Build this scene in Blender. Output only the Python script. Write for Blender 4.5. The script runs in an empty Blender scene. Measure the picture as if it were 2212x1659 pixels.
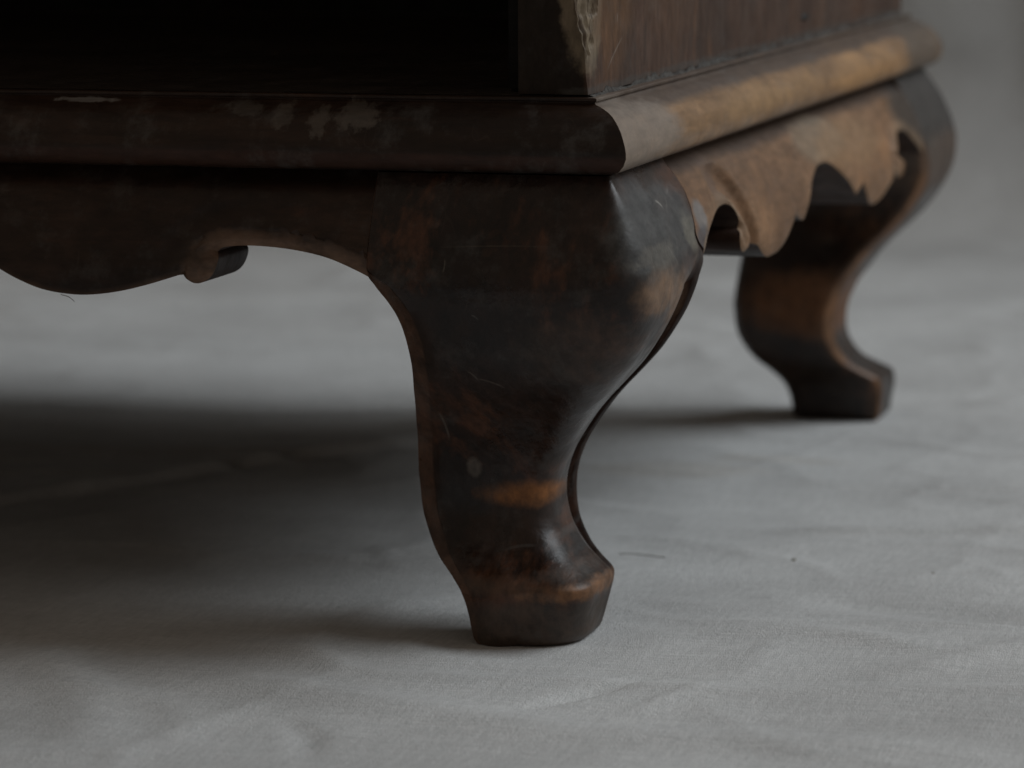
import bpy, bmesh, math, random
import numpy as np
from mathutils import Matrix, Vector
from mathutils.geometry import delaunay_2d_cdt

random.seed(7)
rng = np.random.RandomState(11)
scene = bpy.context.scene
C = scene.collection

# ------------------------------------------------------------------ camera
YAW, PITCH, ROLL = 0.27577, 0.14087, -0.00448
cam_loc = Vector((0.28223, -1.07778, 0.23706))
fw = Vector((-math.sin(YAW) * math.cos(PITCH), math.cos(YAW) * math.cos(PITCH), -math.sin(PITCH)))
rt = Vector((math.cos(YAW), math.sin(YAW), 0))
up = rt.cross(fw)
r2 = math.cos(ROLL) * rt + math.sin(ROLL) * up
u2 = -math.sin(ROLL) * rt + math.cos(ROLL) * up
cam_d = bpy.data.cameras.new('camera')
cam = bpy.data.objects.new('camera', cam_d)
C.objects.link(cam)
cam.matrix_world = Matrix(((r2.x, u2.x, -fw.x, cam_loc.x), (r2.y, u2.y, -fw.y, cam_loc.y),
                           (r2.z, u2.z, -fw.z, cam_loc.z), (0, 0, 0, 1)))
cam_d.sensor_width = 36.0
cam_d.lens = 8500 / 2212 * 36
cam_d.clip_start, cam_d.clip_end = 0.05, 60
cam_d.dof.use_dof = True
cam_d.dof.focus_distance = (Vector((-0.005, -0.008, 0.09)) - cam_loc).dot(fw)
cam_d.dof.aperture_fstop = 15
scene.camera = cam

# ------------------------------------------------------------------ light
world = bpy.data.worlds.new('World')
scene.world = world
world.use_nodes = True
bg = world.node_tree.nodes['Background']
bg.inputs['Color'].default_value = (1.0, 0.83, 0.68, 1)
bg.inputs['Strength'].default_value = 0.155

def area(name, loc, target, sx, sy, power, col):
    d = bpy.data.lights.new(name, 'AREA')
    d.shape = 'RECTANGLE'
    d.size, d.size_y = sx, sy
    d.energy = power
    d.color = col
    o = bpy.data.objects.new(name, d)
    C.objects.link(o)
    o.location = loc
    o.rotation_euler = (Vector(target) - Vector(loc)).to_track_quat('-Z', 'Y').to_euler()
    return o

area('window_light', (2.05, 1.25, 2.2), (-0.05, 0.25, 0.05), 2.3, 1.7, 62, (0.885, 0.95, 1.0))

scene.view_settings.view_transform = 'Standard'
scene.view_settings.look = 'None'
scene.view_settings.exposure = 0
scene.view_settings.gamma = 1
scene.view_settings.use_curve_mapping = False
scene.cycles.max_bounces = 5

# ------------------------------------------------------------------ node helpers
class NT:
    def __init__(self, name):
        self.m = bpy.data.materials.new(name)
        self.m.use_nodes = True
        self.t = self.m.node_tree
        self.t.nodes.clear()
        self.out = self.t.nodes.new('ShaderNodeOutputMaterial')
        self.bsdf = self.t.nodes.new('ShaderNodeBsdfPrincipled')
        self.t.links.new(self.bsdf.outputs[0], self.out.inputs[0])
        self.co = self.t.nodes.new('ShaderNodeTexCoord').outputs['Object']

    def put(self, sock, v):
        if hasattr(v, 'is_linked') or isinstance(v, bpy.types.NodeSocket):
            self.t.links.new(v, sock)
        else:
            sock.default_value = v

    def math(self, op, a, b=0.0, clamp=False):
        n = self.t.nodes.new('ShaderNodeMath')
        n.operation = op
        n.use_clamp = clamp
        self.put(n.inputs[0], a)
        self.put(n.inputs[1], b)
        return n.outputs[0]

    def vmath(self, op, a, b):
        n = self.t.nodes.new('ShaderNodeVectorMath')
        n.operation = op
        self.put(n.inputs[0], a)
        self.put(n.inputs[1], b)
        return n.outputs['Value'] if op in ('LENGTH', 'DOT_PRODUCT') else n.outputs[0]

    def noise(self, scale, detail=4, rough=0.55, stretch=(1, 1, 1), off=(0, 0, 0), dist=0.0):
        mp = self.t.nodes.new('ShaderNodeMapping')
        mp.inputs['Scale'].default_value = stretch
        mp.inputs['Location'].default_value = off
        self.t.links.new(self.co, mp.inputs[0])
        n = self.t.nodes.new('ShaderNodeTexNoise')
        n.inputs['Scale'].default_value = scale
        n.inputs['Detail'].default_value = detail
        n.inputs['Roughness'].default_value = rough
        n.inputs['Distortion'].default_value = dist
        self.t.links.new(mp.outputs[0], n.inputs[0])
        return n.outputs[0]

    def remap(self, v, a, b, c=0.0, d=1.0, smooth=True):
        n = self.t.nodes.new('ShaderNodeMapRange')
        if smooth:
            n.interpolation_type = 'SMOOTHSTEP'
        self.put(n.inputs[0], v)
        for k, x in zip((1, 2, 3, 4), (a, b, c, d)):
            n.inputs[k].default_value = x
        return n.outputs[0]

    def mix(self, f, a, b, mode='MIX'):
        n = self.t.nodes.new('ShaderNodeMix')
        n.data_type = 'RGBA'
        n.blend_type = mode
        self.put(n.inputs[0], f)
        for s, v in ((n.inputs[6], a), (n.inputs[7], b)):
            self.put(s, v if not isinstance(v, tuple) else (*v, 1.0)[:4])
        return n.outputs[2]

    def attr(self, name):
        n = self.t.nodes.new('ShaderNodeAttribute')
        n.attribute_name = name
        return n.outputs['Fac']

    def blob(self, c, r, amp=0.5, nscale=120.0, lo=1.15, hi=0.6, stretch=(1, 0.35, 1)):
        """Worn, soiled or painted-shade patch around point c with radii r and a ragged outline."""
        d = self.vmath('SUBTRACT', self.co, c)
        d = self.vmath('DIVIDE', d, r)
        l = self.vmath('LENGTH', d, (0, 0, 0))
        n = self.noise(nscale, 3, 0.65, stretch, off=(c[0] * 90, c[1] * 70, c[2] * 50))
        l = self.math('ADD', l, self.math('MULTIPLY', self.math('SUBTRACT', n, 0.5), amp * 2))
        return self.remap(l, lo, hi)

    def mark(self, p0, p1, width, plane):
        """a straight scratch from p0 to p1, drawn in the plane named by two axes"""
        ax = {'x': 0, 'y': 1, 'z': 2}
        i, j = ax[plane[0]], ax[plane[1]]
        a, b = Vector((p0[0], p0[1])), Vector((p1[0], p1[1]))
        L = (b - a).length
        t = (b - a) / L
        vt, vn = [0, 0, 0], [0, 0, 0]
        vt[i], vt[j] = t.x / L, t.y / L
        vn[i], vn[j] = -t.y / width, t.x / width
        u = self.math('SUBTRACT', self.vmath('DOT_PRODUCT', self.co, tuple(vt)), (a.dot(t)) / L)
        v = self.math('SUBTRACT', self.vmath('DOT_PRODUCT', self.co, tuple(vn)), (-a.x * t.y + a.y * t.x) / width)
        bend = self.math('MULTIPLY', self.math('SUBTRACT', u, 0.5), self.math('SUBTRACT', u, 0.5))
        v = self.math('ABSOLUTE', self.math('ADD', v, self.math('MULTIPLY', bend, 5.0)))
        along = self.remap(self.math('ABSOLUTE', self.math('SUBTRACT', u, 0.5)), 0.5, 0.2)
        return self.math('MULTIPLY', self.remap(v, 1.0, 0.3), along)

    def scratches(self, scale, ang, width=0.010, off=0.0):
        """sparse hair-thin lines: the zero level of a stretched noise, broken up by a second one"""
        mp = self.t.nodes.new('ShaderNodeMapping')
        mp.inputs['Rotation'].default_value = ang
        mp.inputs['Scale'].default_value = (1, 0.035, 0.5)
        mp.inputs['Location'].default_value = (off, off * 2, off * 3)
        self.t.links.new(self.co, mp.inputs[0])
        n = self.t.nodes.new('ShaderNodeTexNoise')
        n.inputs['Scale'].default_value = scale
        n.inputs['Detail'].default_value = 0.0
        self.t.links.new(mp.outputs[0], n.inputs[0])
        a = self.math('ABSOLUTE', self.math('SUBTRACT', n.outputs[0], 0.5))
        line = self.remap(a, width, width * 0.25)
        brk = self.noise(55, 2, 0.5, off=(off + 5, 3, 1))
        return self.math('MULTIPLY', line, self.remap(brk, 0.60, 0.70))

    def bump(self, h, strength, dist):
        n = self.t.nodes.new('ShaderNodeBump')
        n.inputs['Strength'].default_value = strength
        n.inputs['Distance'].default_value = dist
        self.t.links.new(h, n.inputs['Height'])
        self.t.links.new(n.outputs[0], self.bsdf.inputs['Normal'])


def wood(name, dark, mid, worn, grain=(1, 1, 1), wear=0.5, wear_scale=28, dust=0.25, rough=(0.34, 0.62),
         blobs=(), rim=0.0, rimcol=None, scr=0.35, seed=0.0, spec=0.4, dustcol=(0.15, 0.145, 0.135), marks=(), pits=False, mott=0.36, strip=False):
    t = NT(name)
    g = t.noise(300, 3, 0.6, grain, (seed, seed, seed), 0.3)
    big = t.noise(18, 4, 0.62, tuple(0.4 + 0.6 * x for x in grain), (seed * 2, 1, seed), 0.4)
    col = t.mix(t.remap(big, 0.36, 0.66), dark, mid)
    col = t.mix(t.math('MULTIPLY', t.remap(g, 0.42, 0.6), 0.55), col, tuple(x * 0.5 for x in mid))
    wn = t.noise(wear_scale, 5, 0.66, tuple(0.25 + 0.75 * x for x in grain), (3 + seed, 7, 2), 0.5)
    wm = t.remap(t.math('ADD', wn, t.math('MULTIPLY', t.math('SUBTRACT', g, 0.5), 0.22)), 0.66 - 0.3 * wear, 0.82 - 0.3 * wear)
    col = t.mix(t.math('MULTIPLY', wm, 0.85), col, worn)
    racc = None
    for b in blobs:
        m = t.blob(*b[0], **(b[3] if len(b) > 3 else {}))
        mm = t.math('MULTIPLY', m, b[2])
        col = t.mix(mm, col, b[1])
        racc = mm if racc is None else t.math('MAXIMUM', racc, mm)
    if rim:
        rm = t.math('MULTIPLY', t.attr('rim'), t.remap(t.noise(70, 5, 0.6, off=(seed, 4, 9)), 0.3, 0.6, 0.25, 1))
        col = t.mix(t.math('MULTIPLY', rm, rim), col, rimcol or worn)
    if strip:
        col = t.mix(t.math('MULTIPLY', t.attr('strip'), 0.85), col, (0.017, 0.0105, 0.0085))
        col = t.mix(t.math('MULTIPLY', t.attr('ridge'), 0.6), col, (0.12, 0.10, 0.085))  # worn ridge line with its highlight painted in
    if pits:
        pn = t.noise(420, 3, 0.6, (1, 1, 0.22), (1, 5, 2))
        pm = t.math('MULTIPLY', t.attr('rim'), t.remap(pn, 0.50, 0.62))
        col = t.mix(t.math('MULTIPLY', pm, 0.8), col, (0.055, 0.032, 0.018))
    for p0, p1, wd, pl, mc, ms in marks:
        col = t.mix(t.math('MULTIPLY', t.mark(p0, p1, wd, pl), ms), col, mc)
    mot = t.noise(230, 4, 0.7, tuple(0.3 + 0.7 * x for x in grain), (seed, 2, 6))
    mc = t.math('ADD', t.remap(mot, 0.3, 0.7, 1 - mott, 1 + mott, False), 0.0)
    col = t.vmath('SCALE', col, (0, 0, 0)) if False else t.mix(1.0, col, mc, 'MULTIPLY')
    dn = t.noise(85, 5, 0.72, (1, 0.4, 1), off=(9, seed, 4))
    dm = t.math('MULTIPLY', t.remap(dn, 0.5, 0.75), dust)
    col = t.mix(dm, col, dustcol)
    if scr:
        s = t.math('MAXIMUM', t.scratches(120, (0.5, 0.3, 0.7), off=seed), t.scratches(95, (1.3, 0.2, 2.1), off=seed + 4))
        s = t.math('MAXIMUM', s, t.scratches(140, (0.2, 1.1, 1.4), off=seed + 8))
        col = t.mix(t.math('MULTIPLY', s, scr), col, (0.19, 0.15, 0.115))
    t.put(t.bsdf.inputs['Base Color'], col)
    rr = t.remap(t.math('ADD', t.noise(40, 3, 0.7, off=(2, 2, seed)), t.math('MULTIPLY', dm, 0.4)), 0.35, 0.7, rough[0], rough[1])
    if racc is not None:
        rr = t.math('ADD', rr, t.math('MULTIPLY', racc, 0.22))
    t.put(t.bsdf.inputs['Roughness'], rr)
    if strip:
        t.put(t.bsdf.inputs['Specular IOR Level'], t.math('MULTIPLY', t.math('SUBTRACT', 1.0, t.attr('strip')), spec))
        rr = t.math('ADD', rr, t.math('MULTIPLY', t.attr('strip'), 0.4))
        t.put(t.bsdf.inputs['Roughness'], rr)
    else:
        t.bsdf.inputs['Specular IOR Level'].default_value = spec
    h = t.math('ADD', t.math('MULTIPLY', g, 0.45), t.math('MULTIPLY', t.noise(130, 3, 0.65, off=(seed, 8, 8)), 0.7))
    t.bump(h, 0.35, 0.0012)
    return t.m

# ------------------------------------------------------------------ mesh helpers
def link_mesh(name, verts, faces, mat, parent=None, smooth=True, attrs=None, auto=None):
    me = bpy.data.meshes.new(name)
    me.from_pydata([tuple(map(float, v)) for v in verts], [], [tuple(map(int, f)) for f in faces])
    me.validate()
    bm = bmesh.new()
    bm.from_mesh(me)
    bmesh.ops.recalc_face_normals(bm, faces=bm.faces)
    bm.to_mesh(me)
    bm.free()
    if smooth:
        me.polygons.foreach_set('use_smooth', [True] * len(me.polygons))
        if auto is not None:
            try:
                me.set_sharp_from_angle(angle=math.radians(auto))
            except Exception:
                pass
    for k, v in (attrs or {}).items():
        a = me.attributes.new(k, 'FLOAT', 'POINT')
        a.data.foreach_set('value', np.asarray(v, dtype=np.float32))
    me.materials.append(mat)
    o = bpy.data.objects.new(name, me)
    C.objects.link(o)
    o.parent = parent
    return o


def vnoise(x, y, seed=0):
    """smooth value noise on arrays, range about -1..1"""
    xi, yi = np.floor(x).astype(np.int64), np.floor(y).astype(np.int64)
    xf, yf = x - xi, y - yi
    u, v = xf * xf * xf * (xf * (xf * 6 - 15) + 10), yf * yf * yf * (yf * (yf * 6 - 15) + 10)

    def h(a, b):
        n = (a * 374761393 + b * 668265263 + seed * 1442695041) & 0xffffffff
        n = ((n ^ (n >> 13)) * 1274126177) & 0xffffffff
        n = n ^ (n >> 16)
        return (n & 0xffff) / 32767.5 - 1
    return (h(xi, yi) * (1 - u) + h(xi + 1, yi) * u) * (1 - v) + (h(xi, yi + 1) * (1 - u) + h(xi + 1, yi + 1) * u) * v


def fbm(x, y, seed=0, octs=4):
    s, a = 0, 1.0
    for k in range(octs):
        s = s + a * vnoise(x * 2 ** k + 17.3 * k, y * 2 ** k - 9.1 * k, seed + k)
        a *= 0.5
    return s


def smooth_table(xs, ys, lo, hi, n=701, sigma=0.0022):
    g = np.linspace(lo, hi, n)
    v = np.interp(g, xs, ys)
    st = (hi - lo) / (n - 1)
    k = int(4 * sigma / st)
    w = np.exp(-0.5 * (np.arange(-k, k + 1) * st / sigma) ** 2)
    w /= w.sum()
    vp = np.concatenate([2 * v[0] - v[1:k + 1][::-1], v, 2 * v[-1] - v[-k - 1:-1][::-1]])
    return g, np.convolve(vp, w, 'valid')

# ------------------------------------------------------------------ dimensions (metres)
DEP = 0.4995      # carcass depth
LEN = 0.62        # carcass width
ZTOP = 0.1393     # top of legs and aprons
# ogee profile shared by legs and aprons: overhang beyond the carcass face at each height
EZ = [0, .004, .008, .012, .0155, .0178, .0192, .0205, .024, .028, .032, .036, .040, .044, .048, .052, .056, .060, .064, .068, .072, .076,
      .080, .084, .088, .092, .096, .100, .104, .108, .112, .120, .130, .140]
EE = [-.006, -.005, -.004, -.0031, -.0024, -.0024, -.0042, -.0062, -.0106, -.0138, -.0158, -.0167, -.0170, -.0167, -.0158, -.0142, -.0122,
      -.0095, -.0067, -.0036, .0001, .0042, .0080, .0115, .0143, .0167, .0187, .0201, .0209, .0212, .0210, .0187, .0140, .0075]
_eg, _ev = smooth_table(EZ, EE, 0, .14, sigma=0.0008)
def E(z):
    return np.interp(z, _eg, _ev)
WZ = [0, .004, .008, .012, .016, .020, .024, .028, .032, .036, .040, .048, .056, .064, .072, .080, .084, .088, .092, .096, .100, .104,
      .1086, .1122, .1143, .1174, .1206, .125, .130, .1343, .1382, .14]
WW = [.0366, .0369, .0375, .0386, .0407, .0442, .0485, .0516, .0538, .0554, .0562, .0567, .0559, .0547, .0530, .0510, .0502, .0500,
      .0502, .0509, .0524, .0550, .0588, .0568, .0524, .0508, .0536, .0578, .0592, .0595, .0569, .0560]
_wg, _wv = smooth_table(WZ, WW, 0, .14, sigma=0.0008)
_sg, _sv = smooth_table(EZ, EE, 0, .14, sigma=0.0055)
def ES(z):
    return np.interp(z, _sg, _sv)
def W(z):
    return np.interp(z, _wg, _wv)

def WF(z):
    """inner edge on the front face: the arch runs straight on into the apron"""
    return np.where(np.asarray(z) < .1078, W(z), np.interp(z, [.1078, .110, .114, .14], [float(W(.1078)), .0594, .0598, .0600]))

cab = bpy.data.objects.new('wooden_cabinet', None)
C.objects.link(cab)
cab['label'] = 'dark worn wooden cabinet with carved aprons standing on curved cabriole legs'
cab['category'] = 'cabinet'

# ------------------------------------------------------------------ materials
DK, MD = (0.012, 0.0085, 0.007), (0.045, 0.028, 0.020)
ORANGE = (0.30, 0.125, 0.040)
leg_blobs = [
    (((-0.0195, -0.006, 0.0432), (0.0200, 0.045, 0.0048), 0.32, 150), (0.30, 0.120, 0.036), 0.85, {'lo': 1.2, 'hi': 0.5}),      # rubbed band at the neck
    (((-0.0384, 0.0146, 0.0509), (0.0026, 0.02, 0.0034), 0.30, 300), (0.15, 0.13, 0.11), 0.5),        # small pale spot
    (((-0.002, 0.006, 0.0162), (0.018, 0.06, 0.0030), 0.95, 210), (0.25, 0.120, 0.052), 0.75, {'lo': 1.3, 'hi': 0.3}),            # rubbed toe edge
    (((-0.028, 0.006, 0.0178), (0.022, 0.03, 0.0030), 0.45, 130), (0.10, 0.062, 0.042), 0.5, {'lo': 1.3, 'hi': 0.3}),
    (((-0.005, 0.010, 0.0215), (0.017, 0.04, 0.0026), 0.8, 170), (0.12, 0.105, 0.09), 0.25),           # dust above the toe
    (((0.018, 0.012, 0.1240), (0.012, 0.050, 0.0175), 0.35, 120), (0.060, 0.060, 0.058), 0.85),           # grey dusty knee
    (((0.020, 0.004, 0.1060), (0.016, 0.020, 0.0080), 0.55, 110), (0.20, 0.118, 0.066), 0.85, {'lo': 1.25, 'hi': 0.4}),            # worn knee
    (((0.020, 0.026, 0.1010), (0.02, 0.012, 0.0100), 0.55, 110), (0.19, 0.112, 0.064), 0.8, {'lo': 1.25, 'hi': 0.4}),
    (((-0.016, 0.016, 0.006), (0.045, 0.045, 0.0085), 0.5, 90), (0.060, 0.045, 0.034), 0.75),
    (((0.0, -0.010, 0.0900), (0.018, 0.03, 0.0120), 0.7, 70), (0.055, 0.036, 0.027), 0.6),
    (((0.017, 0.004, 0.1160), (0.01, 0.022, 0.0040), 0.8, 260), (0.12, 0.108, 0.09), 0.55),
    (((0.0180, 0.046, 0.1180), (0.01, 0.008, 0.0070), 0.7, 200), (0.15, 0.135, 0.105), 0.6),
]
SC = (0.17, 0.16, 0.145)
leg_marks = [((.022, .1305), (.028, .1275), .0006, 'yz', (.22, .21, .19), .8), ((.036, .1300), (.030, .1262), .0006, 'yz', SC, .35),
             ((.044, .1318), (.036, .1300), .0005, 'yz', SC, .35), ((.014, .1190), (.024, .1105), .0005, 'yz', SC, .35),
             ((-.031, .0812), (-.0225, .0780), .00035, 'xz', (.09, .07, .055), .6), ((-.033, .0835), (-.030, .0800), .0004, 'xz', (.09, .075, .06), .6),
             ((-.0455, .0700), (-.0440, .0590), .0005, 'xz', (.10, .085, .07), .6), ((-.029, .1008), (-.0265, .0990), .0003, 'xz', SC, .35),
             ((-.040, .1195), (-.005, .1205), .0003, 'xz', (.06, .048, .035), .5), ((-.0365, .1165), (-.0368, .1120), .0003, 'xz', (.1, .09, .07), .6),
             ((-.030, .0275), (-.019, .0292), .0006, 'xz', (.075, .07, .065), .4), ((-.017, .0330), (-.010, .0245), .0006, 'xz', (.075, .07, .065), .4)]
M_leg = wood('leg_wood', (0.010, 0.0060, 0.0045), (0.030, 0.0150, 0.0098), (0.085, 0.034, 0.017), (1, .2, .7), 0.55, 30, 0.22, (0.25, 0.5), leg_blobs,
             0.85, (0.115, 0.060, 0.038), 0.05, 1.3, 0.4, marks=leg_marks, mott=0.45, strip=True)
rleg_blobs = [
    (((-0.030, 0.47, 0.050), (0.030, 0.06, 0.016), 0.4, 60), (0.20, 0.085, 0.034), 0.75),
    (((0.01, 0.47, 0.125), (0.03, 0.10, 0.024), 0.3, 60), (0.044, 0.038, 0.033), 0.9),
    (((0.016, 0.47, 0.104), (0.03, 0.10, 0.012), 0.4, 60), (0.095, 0.062, 0.042), 0.7),
]
M_rleg = wood('rear_leg_wood', (0.016, 0.010, 0.007), (0.045, 0.025, 0.016), (0.10, 0.045, 0.022), (1, 1, .35), 0.35, 30, 0.15, (0.3, 0.55), rleg_blobs,
              0.85, (0.25, 0.125, 0.058), 0.2, 2.1)
front_blobs = [(((-0.108, -0.012, 0.114), (0.012, 0.03, 0.008), 0.4, 80), (0.06, 0.045, 0.033), 0.35)]
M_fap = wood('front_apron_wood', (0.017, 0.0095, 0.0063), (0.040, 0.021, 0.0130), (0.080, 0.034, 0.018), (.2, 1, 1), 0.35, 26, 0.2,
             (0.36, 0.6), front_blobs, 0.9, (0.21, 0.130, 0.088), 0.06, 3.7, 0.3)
side_blobs = [
    (((0.016, 0.440, 0.1270), (0.03, 0.040, 0.017), 0.25, 60), (0.050, 0.043, 0.037), 0.9),
    (((0.016, 0.064, 0.1215), (0.02, 0.008, 0.0055), 0.45, 200), (0.21, 0.205, 0.20), 0.8),
    (((0.017, 0.062, 0.1140), (0.02, 0.012, 0.0060), 0.4, 160), (0.085, 0.082, 0.088), 0.8),
    (((0.014, 0.25, 0.1385), (0.03, 0.6, 0.0052), 0.35, 60), (0.060, 0.046, 0.040), 0.75),  # grime, with the shade under the moulding painted in
    (((0.014, 0.26, 0.1290), (0.03, 0.045, 0.0080), 0.45, 60), (0.27, 0.215, 0.155), 0.6),
    (((0.012, 0.10, 0.1310), (0.03, 0.010, 0.012), 0.5, 120), (0.13, 0.088, 0.066), 0.6),
    (((0.014, 0.30, 0.1250), (0.03, 0.06, 0.010), 0.6, 50), (0.30, 0.185, 0.10), 0.6),
]
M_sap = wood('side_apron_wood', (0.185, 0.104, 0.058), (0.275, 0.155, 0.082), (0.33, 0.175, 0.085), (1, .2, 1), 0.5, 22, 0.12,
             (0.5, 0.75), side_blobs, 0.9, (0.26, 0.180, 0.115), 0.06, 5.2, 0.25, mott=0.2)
fm_blobs = [
    (((-0.0880, -0.012, 0.1550), (0.0032, 0.02, 0.0042), 0.9, 420), (0.14, 0.12, 0.10), 0.5),
    (((-0.0765, -0.012, 0.1538), (0.0030, 0.02, 0.0046), 1.0, 420), (0.14, 0.12, 0.10), 0.5),
    (((-0.0660, -0.012, 0.1556), (0.0066, 0.02, 0.0046), 1.0, 380), (0.14, 0.12, 0.10), 0.5),
    (((-0.1000, -0.008, 0.1570), (0.0060, 0.02, 0.0022), 1.0, 420), (0.12, 0.105, 0.09), 0.45),
    (((-0.1500, -0.007, 0.1585), (0.0100, 0.02, 0.0007), 0.8, 420), (0.30, 0.29, 0.28), 0.6),
    (((-0.0900, -0.012, 0.1430), (0.3, 0.02, 0.0026), 0.3, 90), (0.055, 0.025, 0.017), 0.6),
]
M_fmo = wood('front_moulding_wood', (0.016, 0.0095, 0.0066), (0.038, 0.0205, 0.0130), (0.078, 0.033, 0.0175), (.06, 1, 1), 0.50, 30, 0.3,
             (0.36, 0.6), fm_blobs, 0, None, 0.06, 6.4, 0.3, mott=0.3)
sm_blobs = [
    (((0.004, 0.25, 0.1592), (0.03, 0.6, 0.0046), 0.35, 70), (0.070, 0.054, 0.046), 0.85),
    (((0.010, 0.25, 0.1400), (0.03, 0.6, 0.0022), 0.4, 70), (0.075, 0.055, 0.042), 0.7),
    (((0.012, 0.010, 0.150), (0.02, 0.050, 0.012), 0.55, 120), (0.235, 0.195, 0.160), 0.8),
    (((0.012, 0.18, 0.1490), (0.02, 0.10, 0.0060), 0.5, 70), (0.34, 0.205, 0.095), 0.6, {'lo': 1.3, 'hi': 0.2}),
    (((0.012, 0.36, 0.1455), (0.02, 0.11, 0.0040), 0.5, 70), (0.35, 0.190, 0.075), 0.65, {'lo': 1.3, 'hi': 0.2}),
    (((0.012, 0.475, 0.150), (0.03, 0.045, 0.014), 0.4, 60), (0.10, 0.080, 0.062), 0.85),
]
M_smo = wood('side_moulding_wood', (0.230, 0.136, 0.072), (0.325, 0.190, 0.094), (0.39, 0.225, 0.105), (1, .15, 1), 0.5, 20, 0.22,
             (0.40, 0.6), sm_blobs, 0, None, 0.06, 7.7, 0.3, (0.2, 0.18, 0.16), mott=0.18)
pan_blobs = [
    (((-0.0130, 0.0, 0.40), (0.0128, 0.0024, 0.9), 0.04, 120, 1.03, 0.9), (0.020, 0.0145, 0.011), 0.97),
    (((0.0, 0.004, 0.205), (0.01, 0.014, 0.038), 0.25, 150, 1.1, 0.9), (0.20, 0.155, 0.105), 0.8),
    (((0.0, 0.030, 0.205), (0.01, 0.032, 0.040), 0.5, 60), (0.130, 0.068, 0.034), 0.7),
    (((0.0, 0.10, 0.200), (0.01, 0.05, 0.030), 0.6, 50), (0.105, 0.056, 0.032), 0.55),
    (((0.0, 0.25, 0.1620), (0.01, 0.6, 0.0022), 0.7, 200), (0.085, 0.082, 0.076), 0.5),
]
M_pan = wood('side_panel_wood', (0.062, 0.036, 0.025), (0.092, 0.051, 0.034), (0.130, 0.066, 0.036), (1, 1, .18), 0.42, 26, 0.15,
             (0.36, 0.6), pan_blobs, 0.9, (0.225, 0.18, 0.125), 0.10, 8.8, 0.16, marks=[((.020, .1668), (.042, .1772), .0004, 'yz', (.2, .16, .13), .7), ((.060, .190), (.061, .1865), .0005, 'yz', (.2, .16, .13), .8),
             ((.034, .1835), (.0345, .180), .0004, 'yz', (.2, .16, .13), .7), ((.072, .1835), (.0725, .1815), .0004, 'yz', (.2, .16, .13), .6)], pits=True)
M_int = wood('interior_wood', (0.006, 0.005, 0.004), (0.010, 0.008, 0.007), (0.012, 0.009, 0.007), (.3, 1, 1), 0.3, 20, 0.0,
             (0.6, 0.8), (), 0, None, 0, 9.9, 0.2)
M_cut = wood('shaded_edge_wood', (0.020, 0.011, 0.008), (0.045, 0.022, 0.014), (0.06, 0.03, 0.018), (.3, 1, 1), 0.35, 30, 0.1,
             (0.5, 0.75), (), 0, None, 0, 10.5, 0.25)  # dark tone paints the shade on the aprons' cut and inner faces
M_board = wood('bottom_board_wood', (0.024, 0.018, 0.014), (0.042, 0.030, 0.023), (0.06, 0.04, 0.03), (.15, 1, 1), 0.3, 20, 0.2,
               (0.5, 0.75), (), 0, None, 0.3, 11.1, 0.25)

# ------------------------------------------------------------------ legs
def corner_radius(z):
    return np.interp(z, [0, .008, .017, .026, .045, .07, .095, .108, .118, .127, .14],
                     [.0165, .0160, .0125, .0100, .0115, .0130, .0155, .0150, .0105, .0055, .0015])


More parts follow.
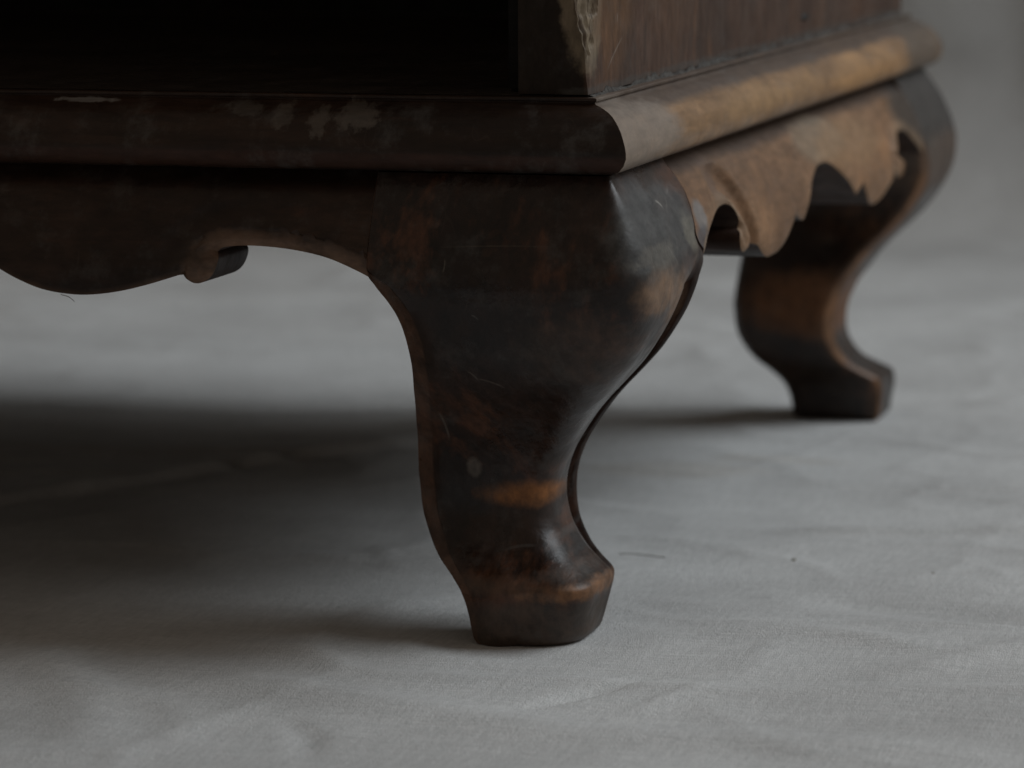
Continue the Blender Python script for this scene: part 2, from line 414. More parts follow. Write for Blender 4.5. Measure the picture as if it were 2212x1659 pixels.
def leg_mesh(rear):
    """closed loft: at each height a square with a rounded outer corner; x in [-w, e], y in [-e, w]"""
    zs = np.concatenate([[0.0, .0006, .0014], np.linspace(.0026, .0140, 14), np.linspace(.0147, .0205, 14), np.linspace(.0213, .105, 70),
                         np.linspace(.1056, ZTOP, 60)])
    V, R, ST, RG, rows = [], [], [], [], []
    for z in zs:
        e, w, r = float(E(z)), float(W(z)), float(corner_radius(z)) * (.75 if rear else 1.0)
        wf = float(WF(z))
        if rear:
            w = float(WF(z))
            e += .0048 * float(np.interp(z, [0, .012, .024], [1, .7, 0]))
        if z < .0025:                       # eased lower arris
            k = .0013 * (1 - z / .0025) ** 2
            e, w, wf = e - k, w - k, wf - k
        seam = np.interp(z, [.108, .1125], [0, 1])
        c, dpt = .0052 * (1 - seam) + .0006 * seam, .0030 * (1 - seam) + .0004 * seam
        if not rear:
            c, dpt = .0052 * (1 - seam) + .0002 * seam, .0030 * (1 - seam) + .00004 * seam
        low = np.interp(z, [0.0, .012, .03], [.25, .5, 1.0])
        c, dpt = c * low, dpt * low
        sec, rim = [], []
        bul = float(np.interp(z, [0, .014, .020, .03], [.0016, .0016, .0010, 0]))
        stv, rgv = [], []
        def add(x, y, q=0.0, s_=0.0, g_=0.0):
            sec.append((x, y))
            rim.append(q)
            stv.append(s_)
            rgv.append(g_)
        # inner edge of the front face: a bevelled rim; the toe fades out towards it
        es = float(ES(z)) if z < .04 else e + (float(ES(z)) - e) * max(0., 1 - (z - .04) / .02)
        def ef(x):
            t_ = min(1., max(0., (x + wf) / .022))
            return es + (e - es) * t_ * t_ * (3 - 2 * t_)
        add(-wf, -es + dpt + .004, .2)
        add(-wf, -es + dpt, 1)
        add(-wf + .45 * c, -ef(-wf + .45 * c) + .48 * dpt, 1)
        add(-wf + .92 * c, -ef(-wf + .92 * c) + .0008 * low, .8)
        add(-wf + 1.08 * c, -ef(-wf + 1.08 * c) + .0001, .1)
        xa, xb = -wf + 1.3 * c, e - r
        for k in range(1, 15):
            t = k / 15
            add(xa + (xb - xa) * t, -ef(xa + (xb - xa) * t) - bul * math.sin(math.pi * min(1., t * 1.15)))
        for k in range(13):
            a = math.pi / 2 * k / 12
            # superellipse: a softened but still readable corner
            ca, sa = math.cos(a), math.sin(a)
            add(e - r + r * sa ** .9 if sa > 0 else e - r, -e + r - r * ca ** .9 if ca > 1e-9 else -e + r)
        bw = np.interp(z, [0, .012, .02, .03, .04, .05, .06, .075, .09, .105, .112, .12], [.002, .003, .006, .011, .017, .021, .025, .029, .0285, .026, .010, .002])
        if rear:
            bw = c
        drop = np.interp(z, [0, .02, .05, .09, .112, .12], [.0002, .0006, .0010, .0012, .0008, .0002]) if not rear else dpt
        yr = max(w - bw, -e + r + .001)
        ya = -e + r
        for k in range(1, 15):
            t = k / 15
            add(e, ya + (yr - ya) * t)
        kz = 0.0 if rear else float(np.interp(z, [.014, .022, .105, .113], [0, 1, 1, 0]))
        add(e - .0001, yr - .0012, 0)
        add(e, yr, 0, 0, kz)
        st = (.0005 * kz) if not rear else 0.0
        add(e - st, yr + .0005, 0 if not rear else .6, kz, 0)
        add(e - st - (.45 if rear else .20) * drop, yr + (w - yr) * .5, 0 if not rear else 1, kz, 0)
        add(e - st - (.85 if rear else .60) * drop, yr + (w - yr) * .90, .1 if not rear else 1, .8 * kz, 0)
        add(e - st - (.92 if rear else .70) * drop, yr + (w - yr) * .94, .9 if not rear else 1)
        add(e - st - drop - .0005, w, .9 if not rear else .3)
        add(e - st - drop - .004, w, 0)
        # inside faces
        for k in range(1, 6):
            add(e - .006 + (-wf + .006 - e + .006) * k / 6, w)
        add(-wf + .003, w)
        add(-wf, w - .003)
        for k in range(1, 6):
            add(-wf, (w - .003) + (-e + .008 - w + .003) * k / 6)
        rows.append((len(V), len(sec)))
        V += [(x, y, z) for x, y in sec]
        R += rim
        ST += stv
        RG += rgv
    F = []
    n = rows[0][1]
    for i in range(len(rows) - 1):
        a, b = rows[i][0], rows[i + 1][0]
        for j in range(n):
            F.append((a + j, a + (j + 1) % n, b + (j + 1) % n, b + j))
    F.append(tuple(range(n))[::-1])
    F.append(tuple(range(rows[-1][0], rows[-1][0] + n)))
    V = np.array(V)
    # hand-cut unevenness
    s = (V[:, 2] > .004) & (V[:, 2] < .105)
    V[s, 0] += .00018 * fbm(V[s, 1] * 60 + 3, V[s, 2] * 60, 3, 2)
    V[s, 1] += .00018 * fbm(V[s, 0] * 60 + 8, V[s, 2] * 60, 5, 2)
    return V, F, {'rim': R, 'strip': ST, 'ridge': RG}

for rear in (False, True):
    V, F, R = leg_mesh(rear)
    for mirror in (False, True):
        P = V.copy()
        if rear:
            P[:, 1] = DEP - P[:, 1]
        if mirror:
            P[:, 0] = -LEN - P[:, 0]
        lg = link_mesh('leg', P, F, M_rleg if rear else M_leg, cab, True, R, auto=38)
        if not mirror:
            lg['label'] = 'farther leg, dark with a worn brown edge' if rear else 'nearest curved leg with rubbed orange band above its toe'

# ------------------------------------------------------------------ aprons
def resample(pts, step, jag=0.0):
    p = np.array(pts, float)
    out = [p[0]]
    for a, b in zip(p[:-1], p[1:]):
        n = max(1, int(round(np.linalg.norm(b - a) / step)))
        for k in range(1, n + 1):
            out.append(a + (b - a) * k / n)
    return np.array(out)


def catmull(pts, per=6):
    p = np.array(pts, float)
    p = np.vstack([2 * p[0] - p[1], p, 2 * p[-1] - p[-2]])
    out = []
    for i in range(1, len(p) - 2):
        for k in range(per):
            t = k / per
            a, b, c, d = p[i - 1], p[i], p[i + 1], p[i + 2]
            out.append(.5 * ((2 * b) + (c - a) * t + (2 * a - 5 * b + 4 * c - d) * t * t + (-a + 3 * b - 3 * c + d) * t ** 3))
    out.append(p[-2])
    return np.array(out)


def seg_dist(P, line):
    """distance of points P to a polyline and the signed side of the nearest segment"""
    best = np.full(len(P), 1e9)
    side = np.zeros(len(P))
    for a, b in zip(line[:-1], line[1:]):
        d = b - a
        L = max(float(d @ d), 1e-14)
        t = np.clip(((P - a) @ d) / L, 0, 1)
        q = a + t[:, None] * d
        r = P - q
        dd = np.sqrt((r ** 2).sum(1))
        m = dd < best
        best[m] = dd[m]
        side[m] = np.sign(d[0] * r[m, 1] - d[1] * r[m, 0])
    return best, side


def apron(name, bottom, paths, grooves, length, to_xyz, mat, back, gap=.0005, grid=.0016, label=None, seam=W, cove=(.085, .105), covedep=.0032, step=.0002, bevd=.0009):
    """bottom: list of smooth pieces [(u, z)...] running from the seam at u=0 side to the far seam"""
    zs = np.linspace(.1095, ZTOP, 30)
    s0 = np.column_stack([seam(zs) + gap * np.interp(zs, [.109, .116, .122], [2.2, 2.0, 1.0]), zs])
    s1 = s0.copy()
    s1[:, 0] = length - (WF(zs) + .0004)
    bot = np.vstack([catmull(p, 7)[(0 if i == 0 else 1):] for i, p in enumerate(bottom)])
    bot = resample(bot, .0007)
    top = np.column_stack([np.arange(s1[-1, 0] - .002, s0[-1, 0] + .001, -.002)] * 2)
    top[:, 1] = ZTOP
    loop = np.vstack([s0[::-1], bot, s1, top])
    keep = [0]
    for i in range(1, len(loop)):
        if np.linalg.norm(loop[i] - loop[keep[-1]]) > 2e-4:
            keep.append(i)
    loop = loop[keep]
    nL = len(loop)
    gu, gz = np.meshgrid(np.arange(.045, length - .045, grid), np.arange(.094, ZTOP, grid * .8))
    G = np.column_stack([gu.ravel(), gz.ravel()])
    G += rng.uniform(-.0003, .0003, G.shape)
    closed = np.vstack([loop, loop[:1]])
    dG, _ = seg_dist(G, closed)
    # rings parallel to the lower edge keep the bevel crisp
    rings = []
    tang = np.gradient(bot, axis=0)
    tang /= np.maximum(np.linalg.norm(tang, axis=1), 1e-9)[:, None]
    nrm = np.column_stack([-tang[:, 1], tang[:, 0]])
    for off in (.0008, .0018, .0030, .0045):
        q = bot + nrm * off
        dq, _ = seg_dist(q, closed)
        rings.append(q[dq > off * .9])
    rings = np.vstack(rings)
    G = G[dG > .0012]
    dr, _ = (np.array([np.min(np.hypot(rings[:, 0] - g[0], rings[:, 1] - g[1])) for g in G]), 0)
    G = G[dr > .0007]
    pts = [Vector(p) for p in np.vstack([loop, rings, G])]
    edges = [(i, (i + 1) % nL) for i in range(nL)]
    res = delaunay_2d_cdt(pts, edges, [], 1, 1e-7)
    V2 = np.array([(v.x, v.y) for v in res[0]])
    tris = [tuple(f) for f in res[2]]
    dbot, _ = seg_dist(V2, bot)
    z = V2[:, 1]
    # eased lower edge; inside the scroll line a bevelled rim; outside it a cove with a cliff up to the field
    dep = np.where(dbot < .0014, -.0007 * (1 - dbot / .0014) ** 1.5, 0)
    rimv = np.clip(1 - dbot / .0014, 0, 1) * .5
    for path in paths:
        pl = catmull(path, 6)
        d, sd = seg_dist(V2, pl)
        d = d * sd                               # positive on the field side
        uu = np.minimum(V2[:, 0], length - V2[:, 0])
        amp = np.clip((uu - cove[0]) / (cove[1] - cove[0]), 0, 1)
        c_ = np.clip((.0095 - d) / .0042, 0, 1)
        f = np.where(d >= 0, -covedep * amp * c_ * c_ * (3 - 2 * c_), 0)
        ends = np.hypot(*(V2 - (pl[-1] if path[-1][1] < path[0][1] else pl[0])).T)
        inside = (d < 0) & (d > -.012) & (V2[:, 1] < .126)
        bev = -step - bevd * np.clip(1 - dbot / .0046, 0, 1) - .0012 * amp * np.clip(1 + d / .0018, 0, 1)
        same = (V2[:, 0] < length / 2) == (pl[0][0] < length / 2)
        dep = np.where(same & (np.abs(d) < .02) & (d >= 0), dep + f, dep)
        dep = np.where(same & inside, dep + bev, dep)
        rimv = np.where(same & inside, np.maximum(rimv, .35 + .65 * np.clip(1 - dbot / .0046, 0, 1)), rimv)
    for gr in grooves:
        pl = catmull(gr, 6)
        d, _ = seg_dist(V2, pl)
        dep = dep - .0012 * np.exp(-(d / .0014) ** 2)
    nk = np.clip((z - .1335) / .005, 0, 1)
    dep = dep - .0040 * nk * nk * (3 - 2 * nk)
    dep = dep + .00025 * fbm(V2[:, 0] * 45, z * 45, 21, 3)
    outer = np.array([to_xyz(u, zz, float(E(zz)) + dd) for (u, zz), dd in zip(V2, dep)])
    inner = np.array([to_xyz(u, zz, back) for u, zz in V2])
    n = len(V2)
    # boundary edges
    cnt = {}
    for t in tris:
        for a, b in ((t[0], t[1]), (t[1], t[2]), (t[2], t[0])):
            cnt.setdefault((min(a, b), max(a, b)), []).append((a, b))
    F = list(tris) + [tuple(i + n for i in t[::-1]) for t in tris]
    for k, v in cnt.items():
        if len(v) == 1:
            a, b = v[0]
            F.append((b, a, a + n, b + n))
    o = link_mesh(name, np.vstack([outer, inner]), F, mat, cab, True, {'rim': np.concatenate([rimv, np.zeros(n)])}, auto=42)
    o.data.materials.append(M_cut)
    me = o.data
    nt = len(tris)
    mi = np.zeros(len(me.polygons), np.int32)
    mi[nt:] = 1
    me.polygons.foreach_set('material_index', mi)
    if label:
        o['label'] = label
    return o

mid = .2525
half = [(0, .1218), (.010, .1212), (.020, .1188), (.030, .1150), (.040, .1103), (.0475, .1068)]
lobeA = [(.0475, .1068), (.0525, .1078), (.0605, .1102)]
lobe = [(.0605, .1102), (.066, .1070), (.073, .1030), (.081, .1003), (.090, .0996), (.100, .1001), (.110, .1026), (.120, .1056), (.1285, .1075)]
vol = [(.1285, .1075), (.1320, .1058), (.1365, .1051), (.1400, .1060), (.1418, .1085), (.1412, .1112), (.1388, .1130)]
arch = [(.1388, .1130), (.1392, .1168), (.1425, .1197), (.1500, .1213), (.160, .1211), (.1685, .1195), (.178, .1163), (.187, .1126), (.1938, .1092)]
def pos(side, seq):
    # the near scroll sits a little closer to the middle than the far one
    k = -.0035 if side < 0 else .0035
    wgt = lambda s: float(np.interp(s, [.110, .130, .165, .190], [0, 1, 1, 0]))
    return [(mid + side * (s + k * wgt(s)), z) for s, z in seq]
pieces = [pos(-1, p)[::-1] for p in (arch, vol, lobe, lobeA)] + [pos(-1, half)[::-1] + pos(1, half)[1:]] + [pos(1, p) for p in (lobeA, lobe, vol, arch)]
pieces = [pieces[0], pieces[1], pieces[2], pieces[3], pieces[4], pieces[5], pieces[6], pieces[7], pieces[8]]
path1 = [(.0560, .1120), (.0650, .1172), (.0750, .1218), (.0860, .1246), (.0985, .1255), (.1060, .1248), (.1135, .1222), (.1190, .1175), (.1222, .1118), (.1236, .1078)]
path2 = [(2 * mid - u, z) for u, z in path1][::-1]
groove1 = [(.1100, .1132), (.1135, .1142), (.1168, .1128), (.1175, .1095)]
groove2 = [(2 * mid - u, z) for u, z in groove1]
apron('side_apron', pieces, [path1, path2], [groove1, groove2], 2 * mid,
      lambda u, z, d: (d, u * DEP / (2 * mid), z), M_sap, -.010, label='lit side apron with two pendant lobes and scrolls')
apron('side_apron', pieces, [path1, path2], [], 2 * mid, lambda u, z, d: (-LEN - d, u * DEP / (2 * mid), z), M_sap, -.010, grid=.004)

# the front apron: measured from the right-hand corner, mirrored about the middle of the front
fa_arch = [(.0584, .1090), (.0639, .1117), (.0725, .1149), (.081, .1167), (.090, .1177), (.0985, .1179), (.1045, .1173), (.1068, .1160)]
fa_vol = [(.1068, .1160), (.1060, .1140), (.1068, .1110), (.1085, .1085), (.1110, .1070), (.1132, .1068), (.1152, .1077), (.1171, .1093)]
fa_lobe = [(.1171, .1093), (.1257, .1066), (.1344, .1044), (.1431, .1031), (.1503, .1030), (.1589, .1042), (.166, .1068), (.1717, .1097), (.178, .1135)]
fa_n = [(.178, .1135), (.1835, .1098), (.190, .1085)]
fa_c = [(.190, .1085), (.200, .112), (.220, .1175), (.255, .1212), (.31, .1222)]
fr = [fa_arch, fa_vol, fa_lobe, fa_n]
mirr = lambda seq: [(LEN - u, z) for u, z in seq][::-1]
fpieces = fr + [fa_c + mirr(fa_c)[1:]] + [mirr(p) for p in fr[::-1]]
fpath = [(.0500, .1090), (.0560, .1135), (.0660, .1178), (.0767, .1208), (.0850, .1224), (.0905, .1229), (.0975, .1230), (.1044, .1224), (.1100, .1204), (.1141, .1170), (.1162, .1133), (.1170, .1095)]
fgroove = [(.1068, .1162), (.1092, .1158), (.1112, .1142), (.1112, .1118), (.1095, .1104)]
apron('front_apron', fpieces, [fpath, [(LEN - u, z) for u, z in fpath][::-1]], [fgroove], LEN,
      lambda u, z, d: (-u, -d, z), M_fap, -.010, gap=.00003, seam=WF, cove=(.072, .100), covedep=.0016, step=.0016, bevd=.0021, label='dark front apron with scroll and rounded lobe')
# plain back apron
def box(name, lo, hi, mat, parent=cab, bev=.0008, label=None):
    bm = bmesh.new()
    bmesh.ops.create_cube(bm, size=1)
    for v in bm.verts:
        v.co = Vector([lo[i] + (hi[i] - lo[i]) * (v.co[i] + .5) for i in range(3)])
    bmesh.ops.bevel(bm, geom=list(bm.edges), offset=bev, segments=2, affect='EDGES')
    me = bpy.data.meshes.new(name)
    bm.to_mesh(me)
    bm.free()
    me.materials.append(mat)
    o = bpy.data.objects.new(name, me)
    C.objects.link(o)
    o.parent = parent
    if label:
        o['label'] = label
    return o
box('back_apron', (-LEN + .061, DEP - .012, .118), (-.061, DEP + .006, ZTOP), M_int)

# ------------------------------------------------------------------ base moulding, mitred at the corners
PROF = [(-.030, .1396), (.0070, .1396), (.0098, .1400), (.0120, .1409), (.0136, .1426), (.0144, .1446), (.0146, .1464), (.0144, .1482),
        (.0138, .1500), (.0129, .1518), (.0118, .1533), (.0107, .1547), (.0094, .1560), (.0078, .1571), (.0060, .1580), (.0045, .1586),
        (.0031, .1590), (.0027, .1594), (.0028, .1598), (.0033, .1600), (.0034, .1602), (.0034, .1607), (.0032, .1609), (.0027, .1610), (-.030, .1610)]
def moulding(name, start, end, axis, sign, other, mat, label=None, seed=0):
    prof = np.array(PROF)
    n = len(prof)
    ts = np.linspace(0, 1, 181)
    V, F = [], []
    for i, t in enumerate(ts):
        for k, (o, z) in enumerate(prof):
            a = start - o + .00012
            b = end + o - .00012
            s = a + (b - a) * t
            wob = .00022 * float(fbm(np.array([s * 22.0 + seed]), np.array([z * 160.0]), 31 + seed, 3)[0]) if 1 < k < n - 1 else 0
            q = other + sign * (o + wob)
            zz = z + wob * .5
            V.append((s, q, zz) if axis == 'x' else (q, s, zz))
    for i in range(len(ts) - 1):
        for k in range(n):
            F.append((i * n + k, i * n + (k + 1) % n, (i + 1) * n + (k + 1) % n, (i + 1) * n + k))
    F.append(tuple(range(n)))
    F.append(tuple(range((len(ts) - 1) * n, len(ts) * n)))
    o = link_mesh(name, V, F, mat, cab, True, None, auto=32)
    if label:
        o['label'] = label
    return o
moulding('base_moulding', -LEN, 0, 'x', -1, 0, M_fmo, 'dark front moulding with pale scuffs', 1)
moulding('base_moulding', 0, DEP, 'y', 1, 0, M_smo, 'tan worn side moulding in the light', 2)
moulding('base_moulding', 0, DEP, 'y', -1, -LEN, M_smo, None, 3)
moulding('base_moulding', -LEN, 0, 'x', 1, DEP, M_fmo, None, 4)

# ------------------------------------------------------------------ carcass
ZB, ZT, TH = .1612, .60, .0205
box('bottom_board', (-LEN + .0306, .0004, .1430), (-.0306, DEP - .0306, .1606), M_board)
box('sill_board', (-LEN + .0002, .0008, .1611), (-.0002, .030, .16125), M_board, bev=.00005)

def side_panel(x0, sgn, mat, label=None):
    """board whose outer front arris is splintered away above the base"""
    ys = np.concatenate([np.linspace(0, .02, 41), np.linspace(.0212, .08, 50), np.linspace(.082, DEP, 90)])
    zs = np.concatenate([np.linspace(ZB + .0004, .25, 190), np.linspace(.252, ZT, 40)])
    Y, Z = np.meshgrid(ys, zs)
    chip = np.interp(Z, [.160, .1655, .172, .178, .186, .25, .6], [0, .0004, .0013, .0026, .0034, .0038, .0036])
    chip = chip * (1 + .30 * fbm(Z * 170, Z * 0 + 3, 4, 3)) + np.where(Z > .172, .0005, .0001) * fbm(Y * 700, Z * 130, 8, 3)
    chip = np.clip(chip, .0001, None)
    run = chip * 3.6 * (1 + .35 * fbm(Z * 110, Z * 0 + 9, 12, 3))           # how far back the break reaches
    dx = chip * np.clip(1 - Y / np.maximum(run, 1e-5), 0, 1) ** 1.2
    inchip = np.clip((run - Y) / .0012, 0, 1) * np.clip((Z - .168) / .006, 0, 1)
    dx = dx + inchip * .00045 * (fbm(Y * 900, Z * 90, 15, 3) + .5)
    dx = dx + .0001 * fbm(Y * 25, Z * 25, 2, 2)
    nz, ny = Y.shape
    Vo = np.column_stack([(-dx).ravel(), Y.ravel(), Z.ravel()])
    leftx = -TH - .0006 + .0010 * np.clip((zs - .165) / .03, 0, 1) ** 2 * -0.6
    V = list(Vo)
    F = []
    for i in range(nz - 1):
        for j in range(ny - 1):
            a = i * ny + j
            F.append((a, a + 1, a + ny + 1, a + ny))
    b0 = len(V)
    ins = np.interp(zs, [.16, .172, .20, .6], [0.0, .0004, .0012, .0012])
    for i in range(nz):                         # inner arris, front and back
        V.append((-TH, 0, zs[i]))
        V.append((-TH, DEP, zs[i]))
    b1 = len(V)
    for i in range(nz):
        V.append((-dx[i, 0] - .0009 - .0004 * rng.rand(), 0, zs[i]))
    for i in range(nz - 1):
        F.append((i * ny, (i + 1) * ny, b1 + i + 1, b1 + i))
        F.append((b1 + i, b1 + i + 1, b0 + 2 * (i + 1), b0 + 2 * i))
        F.append((i * ny + ny - 1, b0 + 2 * i + 1, b0 + 2 * (i + 1) + 1, (i + 1) * ny + ny - 1))
        F.append((b0 + 2 * i, b0 + 2 * (i + 1), b0 + 2 * (i + 1) + 1, b0 + 2 * i + 1))
    F.append(tuple(range(ny)) + (b0 + 1, b0, b1))
    F.append(tuple((nz - 1) * ny + j for j in range(ny)) + (b0 + 2 * (nz - 1) + 1, b0 + 2 * (nz - 1), b1 + nz - 1))
    V = np.array(V)
    rim = np.concatenate([inchip.ravel(), np.zeros(3 * nz)])
    V[:, 0] = x0 + sgn * V[:, 0]
    o = link_mesh('side_panel', V, F, mat, cab, True, {'rim': rim}, auto=35)
    if label:
        o['label'] = label
    return o
sp = side_panel(0, 1, M_pan, 'brown side panel with splintered pale front edge')
side_panel(-LEN, -1, M_pan)
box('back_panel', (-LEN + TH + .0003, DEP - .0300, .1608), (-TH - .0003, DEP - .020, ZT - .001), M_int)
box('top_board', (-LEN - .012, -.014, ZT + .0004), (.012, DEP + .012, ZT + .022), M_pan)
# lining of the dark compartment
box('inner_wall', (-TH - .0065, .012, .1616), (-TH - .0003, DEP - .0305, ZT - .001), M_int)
# dark disc on the side panel, painted as the shade inside a nail hole
def disc(name, centre, axis, r, h, mat, parent, seg=14):
    bm = bmesh.new()
    bmesh.ops.create_cone(bm, cap_ends=True, segments=seg, radius1=r, radius2=r * .7, depth=h)
    rot = Vector((0, 0, 1)).rotation_difference(Vector(axis)).to_matrix().to_4x4()
    bm.transform(Matrix.Translation(centre) @ rot)
    me = bpy.data.meshes.new(name)
    bm.to_mesh(me)
    bm.free()
    me.materials.append(mat)
    o = bpy.data.objects.new(name, me)
    C.objects.link(o)
    o.parent = parent
    return o
M_hole = wood('hole_dark', (0.006, 0.005, 0.005), (0.012, 0.009, 0.008), (0.02, 0.012, 0.008), (1, 1, 1), 0.2, 60, 0, (0.5, 0.7), (), 0, None, 0, 12)
nl = disc('nail_hole', (0.0003, 0, 0), (1, 0, 0), .0014, .0012, M_hole, cab)
for v in nl.data.vertices:
    v.co = (v.co.x, .304 + v.co.y * 3.6 + .0006 * math.sin(v.co.z * 4000), .1693 + v.co.z)

# dust lodged along the joint between panel and moulding
dm = NT('lodged_dust')
dc = dm.mix(dm.remap(dm.noise(500, 5, .7), .35, .65), (0.040, 0.036, 0.032), (0.115, 0.107, 0.097))
dm.put(dm.bsdf.inputs['Base Color'], dc)
dm.bsdf.inputs['Roughness'].default_value = .95
dm.bump(dm.noise(900, 4, .7), .8, .001)
ts = np.linspace(.001, DEP - .002, 640)
Vd, Fd = [], []
h1 = np.clip(.0005 + .0007 * fbm(ts * 140, ts * 0 + 2, 41, 4), .00012, None)
w1 = np.clip(.0009 + .0006 * fbm(ts * 110, ts * 0 + 6, 43, 4), .0003, .0026)
for i, y in enumerate(ts):
    Vd += [(-.0003, y, .1608), (.0001, y, .1611 + h1[i] * 1.5), (w1[i] * .5, y, .1611 + h1[i] * .8), (w1[i], y, .1611 + h1[i] * .2), (w1[i] + .0002, y, .1608)]
for i in range(len(ts) - 1):
    for k in range(4):
        Fd.append((i * 5 + k, i * 5 + k + 1, i * 5 + 6 + k, i * 5 + 5 + k))
du = link_mesh('lodged_dust', Vd, Fd, dm.m, cab, True)
du['kind'] = 'stuff'

# ------------------------------------------------------------------ the cloth
tc = NT('cotton_cloth')
wv = tc.noise(2600, 2, .5, (1, .35, 1))
wv2 = tc.noise(2600, 2, .5, (.35, 1, 1), (5, 5, 0))
blot = tc.noise(9, 5, .6, off=(4, 1, 0))
cc = tc.mix(tc.remap(blot, .3, .7), (0.53, 0.53, 0.525), (0.66, 0.665, 0.66))
fine = tc.noise(420, 4, .7)
cc = tc.mix(tc.math('MULTIPLY', tc.remap(fine, .4, .75), .38), cc, (0.44, 0.47, 0.465))
sp1 = tc.noise(150, 3, .6, off=(8, 8, 8))
cc = tc.mix(tc.math('MULTIPLY', tc.remap(sp1, .70, .78), .5), cc, (0.36, 0.33, 0.29))
for c, r, a in (((.075, 1.22, .12), (.035, .5, .12), .30), ((-.055, .33, 0), (.04, .02, 1), .22), ((-.02, .36, 0), (.03, .012, 1), .2)):
    cc = tc.mix(tc.math('MULTIPLY', tc.blob(c, r, .4, 40), a), cc, (0.40, 0.34, 0.27))
th = tc.math('ADD', tc.noise(1100, 2, .5, (1, .07, 1)), tc.noise(1100, 2, .5, (.07, 1, 1), (3, 3, 0)))
cc = tc.mix(1.0, cc, tc.remap(th, .75, 1.25, .90, 1.08, False), 'MULTIPLY')
tc.put(tc.bsdf.inputs['Base Color'], cc)
tc.bsdf.inputs['Roughness'].default_value = .92
tc.bsdf.inputs['Specular IOR Level'].default_value = .12
tc.bump(tc.math('ADD', tc.math('ADD', wv, wv2), tc.math('MULTIPLY', fine, 1.2)), .45, .0008)

YB, RB, HB = 1.12, .11, .80      # where the cloth starts to rise, radius, height
xs = np.concatenate([np.linspace(-1.2, -.72, 30)[:-1], np.arange(-.72, .42, .0032), np.linspace(.42, 1.3, 40)[1:]])
sa = np.concatenate([np.linspace(-.75, -.30, 30)[:-1], np.arange(-.30, .72, .0030), np.linspace(.72, YB + RB * math.pi / 2, 110)[1:], np.linspace(YB + RB * math.pi / 2, YB + HB, 50)[1:]])
X, S = np.meshgrid(xs, sa)
def line_fold(X, S, pts, width, amp, asym=0.0):
    out = np.zeros(X.size)
    pa = np.array(pts)
    mg = width * 22 if asym else width * 4
    P = np.column_stack([X.ravel(), S.ravel()])
    sel = np.where((P[:, 0] > pa[:, 0].min() - mg) & (P[:, 0] < pa[:, 0].max() + mg) & (P[:, 1] > pa[:, 1].min() - mg) & (P[:, 1] < pa[:, 1].max() + mg))[0]
    P = P[sel]
    d, sd = seg_dist(P, np.array(pts, float))
    ends = np.minimum(np.hypot(*(P - np.array(pts[0])).T), np.hypot(*(P - np.array(pts[-1])).T))
    f = amp * np.exp(-(d / width) ** 2) * np.clip(ends / .03, 0, 1)
    if asym:
        f = f + asym * (1 + np.tanh(d * sd / width)) * .5 * np.exp(-(d / (width * 9)) ** 2) * np.clip(ends / .03, 0, 1)
    out[sel] = f
    return out.reshape(X.shape)
Hh = .0013 * fbm(X * 5, S * 6, 51, 2)
Hh += .00038 * fbm(X * 16 + .3 * S, S * 22, 55, 2)
rg = 1 - np.abs(fbm(X * 7 + 2.2 * S, S * 9 - 2 * X, 61, 2)) * 1.6
Hh += .0014 * np.clip(rg, 0, 1) ** 4
rg = 1 - np.abs(fbm(X * 13 - 3.1 * S + 5, S * 8 + 4 * X, 67, 2)) * 1.8
Hh += .0009 * np.clip(rg, 0, 1) ** 5
# the long edge of an overlap and the creases running into it
Hh += line_fold(X, S, [(-.62, .03), (-.40, .10), (-.2663, .1943), (-.2347, .2483), (-.2031, .3222), (-.167, .3664), (-.13, .45)], .004, .0022, .0032)
for pts, am in (([(-.55, .335), (-.3184, .3164), (-.262, .3189), (-.19, .3240)], -.0120), ([(-.55, .315), (-.3072, .2901), (-.2049, .2958)], -.0140),
                ([(-.55, .29), (-.2922, .255), (-.2382, .2527)], -.0120)):
    Hh += line_fold(X, S, pts, .0046, am)
for pts, wd, am in (([(-.113, .152), (-.101, .128), (-.094, .112), (-.090, .122)], .0022, .0014),
                    ([(.0, .175), (.012, .162), (.018, .150)], .002, .0011), ([(.035, .180), (.030, .165), (.026, .155)], .002, -.0011),
                    ([(.005, .20), (.06, .215), (.115, .235)], .0025, .0013), ([(.085, .17), (.095, .155), (.10, .14)], .003, .001),
                    ([(.03, -.02), (.012, -.055), (-.003, -.085)], .003, -.0015), ([(.045, -.03), (.035, -.06), (.028, -.08)], .0025, .0013),
                    ([(.06, .43), (.11, .50), (.22, .55)], .006, -.0025), ([(.09, .35), (.16, .37), (.25, .36)], .005, -.002),
                    ([(-.06, -.10), (-.045, -.12), (-.035, -.15)], .003, -.0014), ([(.0, .30), (.06, .31), (.12, .34)], .004, -.0016),
                    ([(-.02, .66), (.05, .70), (.16, .78)], .01, .004), ([(-.5, .70), (-.3, .75), (-.1, .72)], .012, .004)):
    Hh += line_fold(X, S, pts, wd, am * 1.5)
for pts, wd, am in (([(.00, .20), (.07, .23), (.16, .24), (.30, .30)], .010, .0022), ([(.03, .10), (.12, .08), (.25, .10)], .012, -.0020),
                    ([(-.10, -.06), (.02, -.10), (.14, -.09)], .012, .0020), ([(.08, -.02), (.13, .05), (.20, .09)], .008, .0018),
                    ([(.02, .50), (.12, .58), (.28, .62)], .014, .0035), ([(.00, .80), (.14, .86), (.30, .98)], .02, .0050),
                    ([(-.45, .62), (-.30, .60), (-.12, .64)], .016, .0035), ([(-.55, .85), (-.35, .92), (-.15, .88)], .02, .0045),
                    ([(-.16, -.03), (-.12, -.09), (-.09, -.16)], .010, .0020), ([(-.01, .02), (.05, .045), (.11, .03)], .008, .0014)):
    Hh += line_fold(X, S, pts, wd, am)
Hh = np.clip(Hh, -.016, .006)
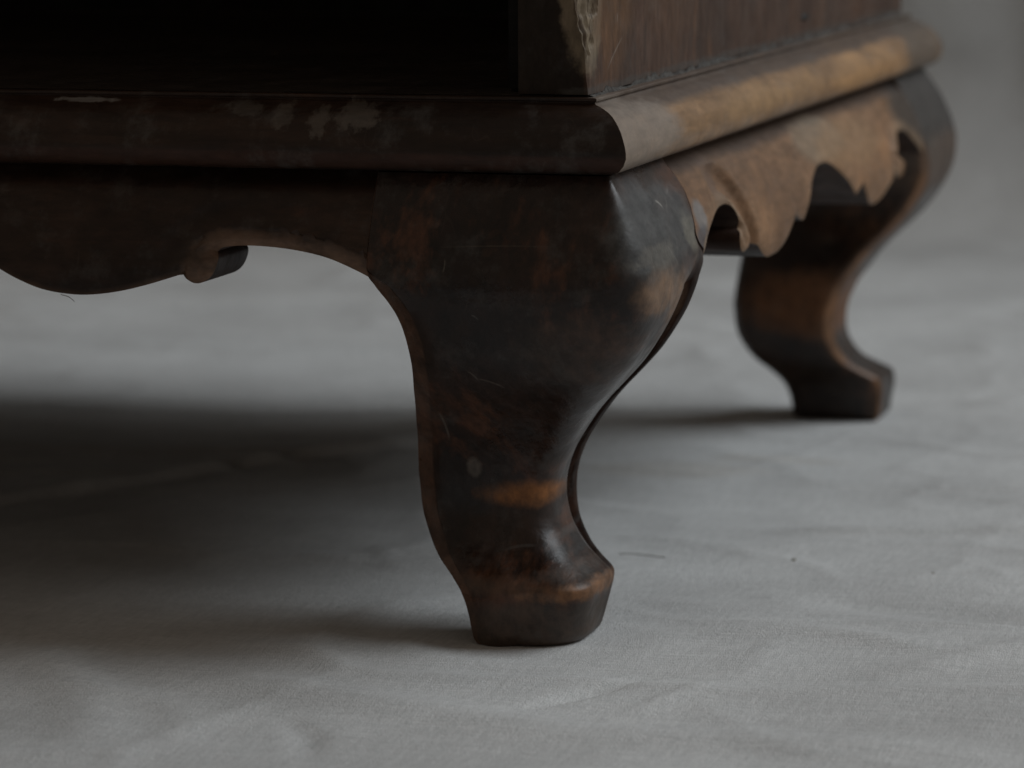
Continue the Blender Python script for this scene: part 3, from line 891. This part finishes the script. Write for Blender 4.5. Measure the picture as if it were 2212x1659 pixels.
# pressed flat under the four feet
for fx, fy in ((-.021, .016), (-.021, DEP - .016), (-LEN + .021, .016), (-LEN + .021, DEP - .016)):
    d = np.hypot(X - fx, S - fy)
    k = np.clip((d - .024) / .05, 0, 1)
    k = k * k * (3 - 2 * k)
    Hh = Hh * k - .0002 * (1 - k) + .0009 * np.exp(-((d - .037) / .007) ** 2) * (.5 + .5 * vnoise(X * 40, S * 40, 5))
Hh = np.where(Hh > 0, Hh * .9, Hh)
ang = np.clip((S - YB) / RB, 0, math.pi / 2)
upz = np.clip(S - YB - RB * math.pi / 2, 0, None)
Yc = np.where(S < YB, S, YB + RB * np.sin(ang))
Zc = np.where(S < YB, 0, RB * (1 - np.cos(ang))) + upz
vert = np.clip((S - YB) / RB, 0, 1)
fold = (.016 * fbm(X * 6 + .5 * upz, upz * .6, 71, 2) + .012 * np.exp(-((X + .02 + .15 * upz) / .02) ** 2) + .010 * np.exp(-((X - .06 + .1 * upz) / .015) ** 2)) * vert
Px = X + 0 * S
Py = Yc - np.sin(ang) * Hh - fold
Pz = Zc + np.cos(ang) * Hh
nz, nx = X.shape
V = np.column_stack([Px.ravel(), Py.ravel(), Pz.ravel()])
idx = np.arange(nz * nx).reshape(nz, nx)
F = np.column_stack([idx[:-1, :-1].ravel(), idx[:-1, 1:].ravel(), idx[1:, 1:].ravel(), idx[1:, :-1].ravel()])
me = bpy.data.meshes.new('backdrop_cloth')
me.vertices.add(len(V))
me.vertices.foreach_set('co', V.ravel().astype(np.float32))
me.loops.add(F.size)
me.loops.foreach_set('vertex_index', F.ravel().astype(np.int32))
me.polygons.add(len(F))
me.polygons.foreach_set('loop_start', (np.arange(len(F)) * 4).astype(np.int32))
me.polygons.foreach_set('use_smooth', np.ones(len(F), bool))
me.update(calc_edges=True)
me.validate()
me.materials.append(tc.m)
cl = bpy.data.objects.new('backdrop_cloth', me)
C.objects.link(cl)
cl['label'] = 'pale grey creased cotton cloth spread under and swept up behind the cabinet'
cl['category'] = 'cloth'

# floor slab under the cloth
fl = box('floor', (-3, -2, -.06), (3, 2.4, -.03), M_int, None, .002)
fl['kind'] = 'structure'

# ------------------------------------------------------------------ small litter
def tube(name, pts, r, mat, label=None, cat=None, parent=None):
    p = catmull(pts, 5)
    V, F = [], []
    for i, q in enumerate(p):
        for k in range(5):
            a = 2 * math.pi * k / 5
            V.append((q[0], q[1] + r * math.cos(a), q[2] + r * math.sin(a)))
    for i in range(len(p) - 1):
        for k in range(5):
            F.append((i * 5 + k, i * 5 + (k + 1) % 5, i * 5 + 5 + (k + 1) % 5, i * 5 + 5 + k))
    o = link_mesh(name, V, F, mat, parent)
    if label:
        o['label'], o['category'] = label, cat
    return o
M_thr = wood('thread_fibre', (0.16, 0.15, 0.14), (0.22, 0.20, 0.18), (0.24, 0.22, 0.2), (1, 1, 1), .3, 50, 0, (.7, .9), (), 0, None, 0, 14)
M_crumb = wood('wood_crumb', (0.20, 0.15, 0.08), (0.28, 0.22, 0.13), (0.3, 0.24, 0.15), (1, 1, 1), .3, 300, 0, (.7, .9), (), 0, None, 0, 15)
def cz(x, y):
    i, j = np.argmin(abs(sa - y)), np.argmin(abs(xs - x))
    return float(Pz[i, j])
tp = [(-.030, .1535), (-.025, .1545), (-.020, .1530), (-.014, .1515)]
tube('thread', [(x, y, cz(x, y) + .0001) for x, y in tp], .00015, M_thr, 'short dark thread lying on the cloth beside the nearest toe', 'thread')
def crumb(x, y, r, label):
    bm = bmesh.new()
    bmesh.ops.create_icosphere(bm, subdivisions=2, radius=r)
    for v in bm.verts:
        v.co = Vector((v.co.x * (1.5 + random.uniform(-.3, .3)), v.co.y * (1 + random.uniform(-.2, .2)), v.co.z * .6 + random.uniform(-.1, .1) * r))
    bm.transform(Matrix.Translation((x, y, cz(x, y) + r * .35)))
    m_ = bpy.data.meshes.new('crumb')
    bm.to_mesh(m_)
    bm.free()
    m_.materials.append(M_crumb)
    o = bpy.data.objects.new('crumb', m_)
    C.objects.link(o)
    o['label'], o['category'], o['group'] = label, 'crumb', 'crumbs on the cloth'
crumb(.0281, .155, .0005, 'tiny tan crumb on the cloth midway right of the nearest toe')
crumb(.0753, .145, .0004, 'tiny brown crumb on the cloth farthest right of the nearest toe')
tube('loose_fibre', [(-.1535, -.0195, .1027), (-.1510, -.0200, .1022), (-.1495, -.0205, .1014), (-.1485, -.0215, .1010)], .00012, M_thr, parent=cab)
